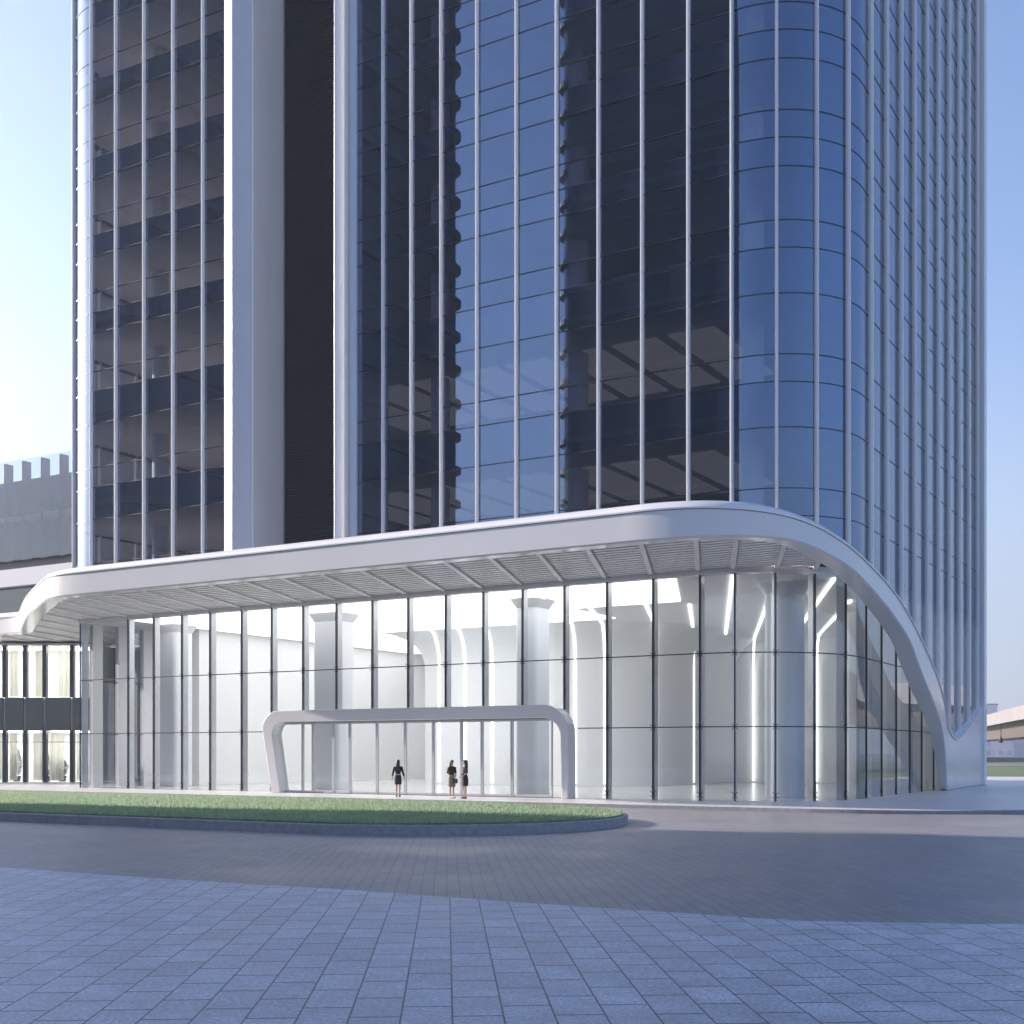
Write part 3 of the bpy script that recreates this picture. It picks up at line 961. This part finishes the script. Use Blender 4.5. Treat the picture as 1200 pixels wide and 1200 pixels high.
# ================================================================== LEFT WING
wing = thing('office_wing', 'low office wing at the left with lit ground floor windows and grey finned upper storeys', 'building', (-80, 60, 0))
W0, W1 = Vector((-88.0, 46.3)), Vector((-67.5, 58.25))
wt = (W1 - W0).normalized(); wn_ = Vector((wt.y, -wt.x))
wp = Path([tuple(W0), tuple(W1)])
cutpx = [-60, -38, -15, 3, 27, 50, 82, 108]
cs = [wp.hit(p) for p in cutpx]
cs = [c for c in cs if c is not None]
WT = 9.3
def sheer():
    m, nt, out = new_mat('sheer_curtain')
    a = N(nt, 'ShaderNodeBsdfDiffuse'); a.inputs[0].default_value = (0.85, 0.83, 0.77, 1)
    b = N(nt, 'ShaderNodeBsdfTranslucent'); b.inputs[0].default_value = (0.85, 0.83, 0.77, 1)
    c = N(nt, 'ShaderNodeMixShader'); c.inputs[0].default_value = 0.65
    nt.links.new(a.outputs[0], c.inputs[1]); nt.links.new(b.outputs[0], c.inputs[2]); nt.links.new(c.outputs[0], out.inputs[0])
    return m
M['curtain'] = sheer()
for a, b in zip(cs[:-1], cs[1:]):
    A, B = wp.at(a), wp.at(b)
    for z0, z1 in ((0, 3.5), (5.75, WT)):
        wdw = MB().obox(A, wt, 0.0, 0.27, wn_, -0.3, 0.06, z0, z1)
        if z0 == 0:
            wdw.obox(A, wt, 0.27, b - a, wn_, -0.08, 0.03, 2.7, 2.74)
        o = wdw.build('window', M['dark_frame'], wing)
        MB().wall([tuple(A + wt * 0.27), tuple(B)], z0 + 0.05, z1 - 0.05).build('glass', M['glass_wing'], o)
    MB().obox(A, wt, 0.16, b - a, wn_, -0.15, 0.0, 3.5, 5.75).build('spandrel', M['black_glass'], wing)
    # room behind: back partition, curtain, light
    for z0, z1 in ((0.05, 3.5), (5.75, 9.2)):
        if random.random() < 0.75:
            w_ = (b - a) * random.uniform(0.3, 0.62)
            s_ = random.choice((0.25, (b - a) - w_ - 0.1))
            cc = MB(); pts = []
            nseg = 24
            for k in range(nseg + 1):
                c = A + wt * (s_ + w_ * k / nseg) - wn_ * (0.55 + 0.07 * math.sin(k * 1.9))
                pts.append((c.x, c.y))
            cc.wall(pts, z0 + 0.05, z1 - 0.2)
            cc.build('curtain', M['curtain'], wing, smooth=True)
A = W0
Lw = wp.L
MB().obox(A, wt, 0, Lw, wn_, -5.2, -5.0, 0.02, WT).build('room_wall', M['int_white'], wing)
MB().obox(A, wt, Lw - 0.15, Lw, wn_, -5.0, -0.2, 0.02, WT).build('room_wall', M['int_white'], wing)
MB().obox(A, wt, 0, Lw - 0.2, wn_, -5.0, -0.22, 3.5, 5.7).build('floor_slab', M['int_white'], wing)
MB().obox(A, wt, 0, Lw - 0.2, wn_, -5.0, -0.22, WT, WT + 0.15).build('ceiling', M['int_white'], wing)
for k in range(5):
    for z in (3.42, 9.2):
        MB().obox(A, wt, 4.0 + k * 4, 6.4 + k * 4, wn_, -3.6, -1.6, z, z + 0.05).build('ceiling_glow', M['warm_glow'], wing)
# recessed dark end bay between wing and hall
MB().box(-70.5, -57.8, 62.0, 62.3, 0, 9.8).build('recess_wall', M['int_white'], wing)
MB().box(-69.4, -67.2, 61.2, 61.9, 0, 9.4).build('recess_door', M['black_glass'], wing)
M['wing_body'] = paint('wing_grey_cladding', (0.30, 0.28, 0.32), 0.7)
# upper volume behind a screen of glass and fins
UY = 62.0
MB().box(-110, -66.0, UY + 0.9, 84, 16.9, 22.9).build('upper_body', M['wing_body'], wing)
MB().box(-110, -66.0, UY + 0.1, UY + 0.9, 19.6, 20.0).build('upper_slab', M['office_ceiling'], wing)
for k, px in enumerate((5, 26, 48, 70)):
    x = xat(px, UY)
    MB().box(x - 0.09, x + 0.09, UY + 0.05, UY + 0.75, 16.6, 24.1).build('screen_fin', M['wing_body'], wing)
x = xat(5, UY) - 2.1
for k in range(8):
    MB().box(x - 0.09, x + 0.09, UY + 0.05, UY + 0.75, 16.6, 24.1).build('screen_fin', M['wing_body'], wing); x -= 2.1
x = -64.0
xg = [xat(p, UY) for p in (48, 26, 5)]
gx = [-66.2, xat(70, UY)] + xg + [xg[-1] - 2.1 * (k + 1) for k in range(8)]
for a, b in zip(gx[:-1], gx[1:]):
    MB().wall([(b + 0.01, UY), (a - 0.01, UY)], 16.6, 24.2).build('screen_glass', M['glass_wing'], wing)
MB().box(-110, -66, UY + 0.4, 84, 15.85, 16.6).build('upper_soffit', M['louvre'], wing)
MB().box(-110, -66, UY - 0.8, 84, 14.5, 15.8).build('terrace_edge', M['white_panel'], wing)
MB().wall([(-110, UY - 0.2), (-66, UY - 0.2)], 10.0, 14.5).build('terrace_glass', M['black_glass'], wing)
MB().box(-110, -66, UY + 0.2, 84, 10.6, 14.4).build('middle_body', M['office_core'], wing)

# potted plants in the ground floor windows
def leafy(name, x, y, h, label):
    t = thing(name, label, 'plant', (x, y, 0), 'plants inside the wing windows')
    MB().tube([(x, y, 0.02), (x, y, 0.4)], [0.22, 0.28], 12).build('pot', M['dark_frame'], t)
    n = 900
    v = []; f = []
    rr = random.Random(int(x * 10))
    for k in range(n):
        a = rr.uniform(0, 6.28); z = rr.random(); r = 0.45 * math.sin(math.pi * min(1, z * 0.85 + 0.12)) * rr.uniform(0.4, 1.0)
        c = Vector((x + r * math.cos(a), y + r * math.sin(a), 0.45 + z * (h - 0.45)))
        d1 = Vector((rr.gauss(0, 1), rr.gauss(0, 1), rr.gauss(0, 1))).normalized() * 0.09
        d2 = Vector((rr.gauss(0, 1), rr.gauss(0, 1), rr.gauss(0, 1))).normalized() * 0.04
        b = len(v)
        v += [c - d1, c + d2, c + d1]; f.append((b, b + 1, b + 2))
    MB().add(v, f).build('foliage', M['soil'], t)
for px, h, lb in ((12, 2.3, 'tall dark potted plant inside the leftmost lit window of the wing'), (48, 1.9, 'potted plant inside the lit wing window left of the widest pane'), (66, 1.6, 'short potted plant inside the widest lit window of the wing')):
    q = wp.hit(px); c = wp.at(q) - wn_ * 1.1
    leafy('potted_plant', c.x, c.y, h, lb)

# ================================================================== PEOPLE
M['skin'] = paint('skin', (0.55, 0.36, 0.28), 0.5)
M['hair_black'] = paint('black_hair', (0.012, 0.010, 0.010), 0.4)
M['hair_brown'] = paint('brown_hair', (0.10, 0.06, 0.035), 0.45)
M['cloth_black'] = paint('black_cloth', (0.012, 0.012, 0.014), 0.8)
M['cloth_brown'] = paint('dark_brown_knit', (0.035, 0.026, 0.02), 0.9)
M['cloth_taupe'] = paint('taupe_skirt_cloth', (0.22, 0.19, 0.14), 0.9)
M['cloth_grey'] = paint('grey_waist_sash', (0.5, 0.48, 0.46), 0.8)
M['leather'] = paint('black_leather', (0.015, 0.014, 0.014), 0.35)
def skin_mesh(name, verts, edges, mat, parent, root=0, sub=2):
    me = bpy.data.meshes.new(name)
    me.from_pydata([v[:3] for v in verts], edges, [])
    me.materials.append(mat)
    o = bpy.data.objects.new(name, me)
    scene.collection.objects.link(o)
    md = o.modifiers.new('skin', 'SKIN')
    sv = me.skin_vertices[0].data
    for i, v in enumerate(verts):
        sv[i].radius = (v[3], v[4] if len(v) > 4 else v[3])
        sv[i].use_root = (i == root)
    md.use_smooth_shade = True
    s = o.modifiers.new('sub', 'SUBSURF')
    s.levels = s.render_levels = sub
    o.parent = parent
    return o
def ell(cx, cy, z, rx, ry, n=16, ph=0):
    return [(cx + rx * math.cos(2 * math.pi * k / n + ph), cy + ry * math.sin(2 * math.pi * k / n + ph), z) for k in range(n)]
def woman(x, y, rz, label, hair, top, bottom, sash=None, hands='down', hair_len=1.22, step=0.0, hem=0.56):
    """1.68 m woman facing local -Y"""
    t = thing('person', label, 'person', (x, y, 0))
    # joints: 0 pelvis 1 waist 2 chest 3 neck base 4 neck 5 head mid 6 head top
    v = [(0, 0, 0.90, .115, .09), (0, 0.0, 1.05, .095, .075), (0, 0.0, 1.24, .125, .085), (0, 0.01, 1.38, .07, .055), (0, 0.0, 1.44, .042, .045), (0, -0.01, 1.54, .072, .088), (0, 0.0, 1.63, .06, .075)]
    e = [(0, 1), (1, 2), (2, 3), (3, 4), (4, 5), (5, 6)]
    for s_ in (-1, 1):
        b = len(v)
        fy = -step * s_
        v += [(0.085 * s_, 0, 0.82, .082), (0.08 * s_, fy * 0.5, 0.47, .052), (0.08 * s_, fy * 0.8 + 0.015, 0.33, .048), (0.075 * s_, fy, 0.09, .03), (0.08 * s_, fy - 0.02, 0.06, .03), (0.085 * s_, fy - 0.13, 0.035, .026)]
        e += [(0, b), (b, b + 1), (b + 1, b + 2), (b + 2, b + 3), (b + 3, b + 4), (b + 4, b + 5)]
        b = len(v)
        v += [(0.15 * s_, 0.01, 1.35, .05)]
        if hands == 'down':
            v += [(0.23 * s_, 0.03, 1.10, .036), (0.27 * s_, -0.02, 0.90, .026), (0.275 * s_, -0.04, 0.86, .022), (0.28 * s_, -0.05, 0.79, .026, .014)]
        else:
            v += [(0.21 * s_, 0.02, 1.10, .036), (0.10 * s_, -0.15, 1.00, .026), (0.07 * s_, -0.18, 0.985, .022), (0.02 * s_, -0.21, 0.95, .026, .016)]
        e += [(2, b), (b, b + 1), (b + 1, b + 2), (b + 2, b + 3), (b + 3, b + 4)]
        # fingers
        h = b + 4; hv = v[h]; dr = Vector(hv[:3]) - Vector(v[b + 3][:3]); dr.normalize()
        for k in range(4):
            off = (k - 1.5) * 0.017
            p0 = Vector(hv[:3]) + Vector((0, off, 0)) + dr * 0.03
            p1 = p0 + dr * (0.045 - 0.006 * abs(k - 1.2))
            c = len(v)
            v += [(*p0, .0085), (*p1, .0075)]
            e += [(h, c), (c, c + 1)]
        c = len(v)
        p0 = Vector(v[b + 3][:3]) + Vector((0, -0.03, -0.02)) ; p1 = p0 + dr * 0.035 + Vector((0, -0.01, 0))
        v += [(*p0, .01), (*p1, .009)]
        e += [(b + 3, c), (c, c + 1)]
    body = skin_mesh('body', v, e, M['skin'], t)
    body.parent = t
    # face features
    f = MB()
    f.tube([(0, -0.095, 1.555), (0, -0.118, 1.52), (0, -0.095, 1.513)], [.008, .013, .007], 6)
    f.build('nose', M['skin'], None, smooth=True).parent = t
    f = MB()
    for s_ in (-1, 1):
        f.tube([(0.03 * s_ - .012, -0.095, 1.555), (0.03 * s_ + .012, -0.095, 1.555)], .006, 6)
    f.build('eyes', M['hair_black'], None).parent = t
    f = MB().tube([(-.018, -0.092, 1.488), (.018, -0.092, 1.488)], .005, 6)
    f.build('mouth', M['cloth_brown'], None).parent = t
    # hair: cap and long back
    f = MB()
    f.loft([ell(0, 0.015, 1.685, .02, .03), ell(0, 0.01, 1.672, .062, .08), ell(0, 0.012, 1.63, .088, .105), ell(0, 0.035, 1.57, .095, .092), ell(0, 0.055, 1.48, .092, .072), ell(0, 0.075, 1.36, .10, .05), ell(0, 0.08, hair_len, .075, .035)])
    f.build('hair', hair, None, smooth=True).parent = t
    # clothes
    f = MB()
    f.loft([ell(0, 0.005, 1.40, .085, .06), ell(0, 0.005, 1.37, .155, .085), ell(0, 0.0, 1.26, .155, .11), ell(0, 0.0, 1.16, .135, .105), ell(0, 0.0, 1.05, .112, .092), ell(0, 0.0, 0.98, .128, .10)])
    for s_ in (-1, 1):
        a_ = (0.145 * s_, 0.008, 1.355)
        b_ = (0.215 * s_, 0.025, 1.13) if hands == 'down' else (0.205 * s_, 0.02, 1.12)
        c_ = (0.262 * s_, -0.01, 0.95) if hands == 'down' else (0.13 * s_, -0.11, 1.02)
        f.tube([a_, b_, c_], [.066, .052, .042], 10)
    f.build('top', top, None, smooth=True).parent = t
    f = MB()
    f.loft([ell(0, 0.0, 1.00, .124, .098), ell(0, 0.005, 0.90, .155, .125), ell(0, 0.005, 0.78, .168, .135), ell(0, 0.0, hem, .165, .135)])
    f.build('skirt', bottom, None, smooth=True).parent = t
    if sash:
        MB().loft([ell(0, 0, 1.03, .122, .102), ell(0, 0, 0.985, .134, .108)]).build('sash', sash, None, smooth=True).parent = t
    for s_ in (-1, 1):
        fy = -step * s_
        f = MB()
        f.tube([(0.075 * s_, fy + 0.045, 0.03), (0.08 * s_, fy - 0.04, 0.035), (0.086 * s_, fy - 0.16, 0.022)], [.034, .04, .026], 10)
        f.tube([(0.075 * s_, fy + 0.04, 0.05), (0.075 * s_, fy + 0.045, 0.0)], [.024, .012], 8)
        f.build('shoe', M['leather'], None, smooth=True).parent = t
    t.rotation_euler = (0, 0, rz)
    return t
def on_ground(px, Y): return xat(px, Y), Y
x, y = on_ground(466.5, 46.0)
woman(x, y, R(YAW + 175), 'woman seen from behind in a black dress with a grey sash, long black hair', M['hair_black'], M['cloth_black'], M['cloth_black'], M['cloth_grey'], step=0.05)
xb_, yb_ = on_ground(529.5, 45.6)
woman(xb_, yb_, R(YAW + 35), 'woman with brown hair in a dark top and taupe skirt holding a black handbag', M['hair_brown'], M['cloth_brown'], M['cloth_taupe'], hands='front', hair_len=1.38, hem=0.5)
xc_, yc_ = on_ground(545, 45.6)
woman(xc_, yc_, R(YAW - 70), 'woman in profile in a black outfit with long black hair, facing the other woman', M['hair_black'], M['cloth_black'], M['cloth_black'], hands='front', hair_len=1.15, hem=0.55)
hx, hy = math.sin(R(YAW + 35)), -math.cos(R(YAW + 35))
bx, by = xb_ + hx * 0.23, yb_ + hy * 0.23
bag = thing('handbag', 'small black leather handbag held by the woman in the taupe skirt', 'handbag', (bx, by, 0.66))
MB().box(bx - 0.14, bx + 0.14, by - 0.05, by + 0.05, 0.66, 0.86).build('bag_body', M['leather'], bag, bevel=0.03)
MB().tube([(bx - 0.08, by, 0.85), (bx - 0.06, by, 0.93), (bx, by, 0.955), (bx + 0.06, by, 0.93), (bx + 0.08, by, 0.85)], 0.009, 6).build('handle', M['leather'], bag)

# ================================================================== RIGHT BACKGROUND
far = MB().prism([(-3.0, 84), (200, 84), (200, 300), (-60, 300), (-60, 130), (-14, 112)], ROAD - 0.1, ROAD + 0.03)
tag(far.build('verge', M['field']), kind='structure')
def place(px, d):
    a, b = ray(px)
    return Vector((a * d, b * d))
MB_ = MB()
a, b = place(1000, 200), place(1500, 190)
c, d_ = place(1500, 225), place(1000, 232)
MB_.prism([tuple(a), tuple(b), tuple(c), tuple(d_)], ROAD - 0.1, ROAD + 0.06)
tag(MB_.build('far_road', M['far_road']), kind='structure')
a, b = place(1080, 262), place(1400, 262)
t = (b - a).normalized(); nn = Vector((t.y, -t.x))
w = MB().obox(a, t, 0, (b - a).length, nn, -0.4, 0.4, 0.0, 0.9)
w.obox(a, t, 0, (b - a).length, nn, -0.5, 0.5, 0.903, 1.0)
tag(w.build('boundary_wall', M['concrete']), 'long low white wall beyond the green verge at the right', 'wall')
M['lilac'] = paint('far_render_wall', (0.68, 0.63, 0.67), 0.9, 0, 0.06, 0.1)
M['lilac2'] = paint('far_render_wall_pale', (0.78, 0.72, 0.74), 0.9, 0, 0.06, 0.1)
def far_block(px0, px1, ytop, d, mat, label, dep=25):
    a, b = place(px0, d), place(px1, d)
    t = (b - a).normalized(); nn = Vector((-t.y, t.x))
    z = CAMZ + (HOR - ytop) * d / F
    o = thing('far_building', label, 'building', (a.x, a.y, ROAD), 'pale buildings on the horizon at the right')
    L = (b - a).length
    MB().obox(a, t, 0, L, nn, 0, dep, ROAD - 0.2, z).build('walls', mat, o)
    MB().obox(a, t, -0.3, L + 0.3, nn, -0.3, dep + 0.3, z + 0.003, z + 0.6).build('roof', M['concrete'], o)
    nz = max(2, int(z / 3.6)); nx = max(3, int(L / 3.5))
    cntw = 0
    for j in range(nz):
        zz = 1.2 + j * 3.5
        if zz + 1.6 > z - 0.5: break
        g = MB()
        for i in range(nx):
            xx = (i + 0.25) * L / nx
            g.obox(a, t, xx, xx + L / nx * 0.5, nn, -0.06, 0.05, zz, zz + 1.6)
        g.build('window_band', M['office_core'], o)
far_block(1120, 1169, 826, 620, M['lilac'], 'tallest pale lilac block on the horizon, just right of the tower')
far_block(1158, 1188, 868, 480, M['lilac2'], 'lowest pale block under the elevated road')
far_block(1160, 1240, 860, 640, M['lilac'], 'pale block under the elevated road at the right edge of the photo')
far_block(1100, 1164, 862, 430, M['lilac2'], 'wide low pale block behind the white wall beside the tower')
# elevated road: curving deck on a box girder with piers
dk = [(1100, 262), (1125, 225), (1148, 200), (1200, 150), (1290, 112), (1420, 88), (1600, 70), (1900, 57)]
dpts = spline([tuple(place(p, d)) for p, d in dk], 6)
dpth = Path([(p[0], p[1]) for p in dpts])
fly = thing('elevated_road', 'pale concrete elevated road curving in from the right on piers', 'flyover', (dpts[8][0], dpts[8][1], 0))
r1 = []; r2 = []
for i, p in enumerate(dpth.p):
    nn = dpth.nor(dpth.s[i])
    def Q(o_, z_): return (p.x + nn.x * o_, p.y + nn.y * o_, z_)
    r1.append([Q(0, 6.05), Q(0, 7.75), Q(-0.3, 7.75), Q(-0.3, 6.9), Q(-10.7, 6.9), Q(-10.7, 7.75), Q(-11, 7.75), Q(-11, 6.05)])
    r2.append([Q(-1.2, 6.04), Q(-2.4, 4.9), Q(-3.2, 4.2), Q(-7.8, 4.2), Q(-8.6, 4.9), Q(-9.8, 6.04)])
MB().loft(r1).build('deck', M['concrete'], fly, smooth=True)
M['girder'] = paint('girder_concrete', (0.24, 0.21, 0.195), 0.8, 0, 0.1, 0.4)
MB().loft(r2).build('girder', M['girder'], fly, smooth=True)
for q in (178,):
    if q > dpth.L: break
    p, nn = dpth.at(q), dpth.nor(q)
    c = (p.x - nn.x * 5.5, p.y - nn.y * 5.5)
    MB().prism(arc(c[0], c[1], 0.9, 0, 337.5, 15), ROAD - 0.1, 4.4).build('pier', M['concrete'], fly, smooth=True)
p = place(1173, 176)
lamp = thing('traffic_signal', 'small dark signal lamp hanging under the elevated road', 'signal', (p.x, p.y, 3.4))
MB().tube([(p.x, p.y, 3.4), (p.x, p.y, 3.7), (p.x, p.y, 4.3)], [0.25, 0.3, 0.08], 10).build('lamp_housing', M['dark_frame'], lamp)
MB().tube([(p.x, p.y, 4.3), (p.x, p.y, 6.2)], 0.06, 6).build('hanger', M['dark_frame'], lamp)

# ================================================================== NEIGHBOURS across the plaza (they shade it and show in the glass)
M['dark_tower'] = glass('neighbour_glass', (0, 0, 0), 0.04, (0.5, 0.6, 0.8), back=(0.035, 0.036, 0.045))
M['dark_slab'] = paint('neighbour_slab_edge', (0.04, 0.042, 0.05), 0.6)
def neighbour(x0, x1, y0, y1, h, label, r=2.0):
    o = thing('neighbour_tower', label, 'tower', ((x0 + x1) / 2, (y0 + y1) / 2, 0))
    def rr(e, r_):
        return arc(x1 + e - r_, y1 + e - r_, r_, 0, 90, 5) + arc(x0 - e + r_, y1 + e - r_, r_, 90, 180, 5) + arc(x0 - e + r_, y0 - e + r_, r_, 180, 270, 5) + arc(x1 + e - r_, y0 - e + r_, r_, 270, 360, 5)
    MB().prism(rr(0, r), ROAD, h).build('walls', M['dark_tower'], o)
    z = 3.5
    while z < h:
        MB().prism(rr(0.6, r + 0.4), z, z + 0.7).build('floor_edge', M['dark_slab'], o)
        z += 4.4
    MB().prism(rr(-2, 1), h + 0.003, h + 4).build('plant_room', M['dark_slab'], o)
neighbour(-104, -90, -38, 17.6, 125, 'dark glass tower beyond the left photo edge, mirrored in the left office tower bays')
gx0 = xat(655, 50.0) ; 
ra, rb = ray(655); rc, rd = ray(853)
yy = -62
xg0 = ra / rb * 50 + (ra / rb) * (50 - yy); xg1 = rc / rd * 50 + (rc / rd) * (50 - yy)
neighbour(xg0, xg1, -110, yy, 122, 'dark glass tower behind the viewer, mirrored in the bays left of the rounded corner')

# ================================================================== AIR
hm_, nt, out = new_mat('air_haze')
pv = N(nt, 'ShaderNodeVolumePrincipled')
pv.inputs['Color'].default_value = (0.70, 0.83, 1.0, 1)
pv.inputs['Density'].default_value = 0.0007
pv.inputs['Anisotropy'].default_value = 0.4
nt.links.new(pv.outputs[0], out.inputs['Volume'])
hz = MB().box(-420, 420, -220, 900, ROAD - 1.2, 158).build('haze', hm_)
tag(hz, kind='stuff')
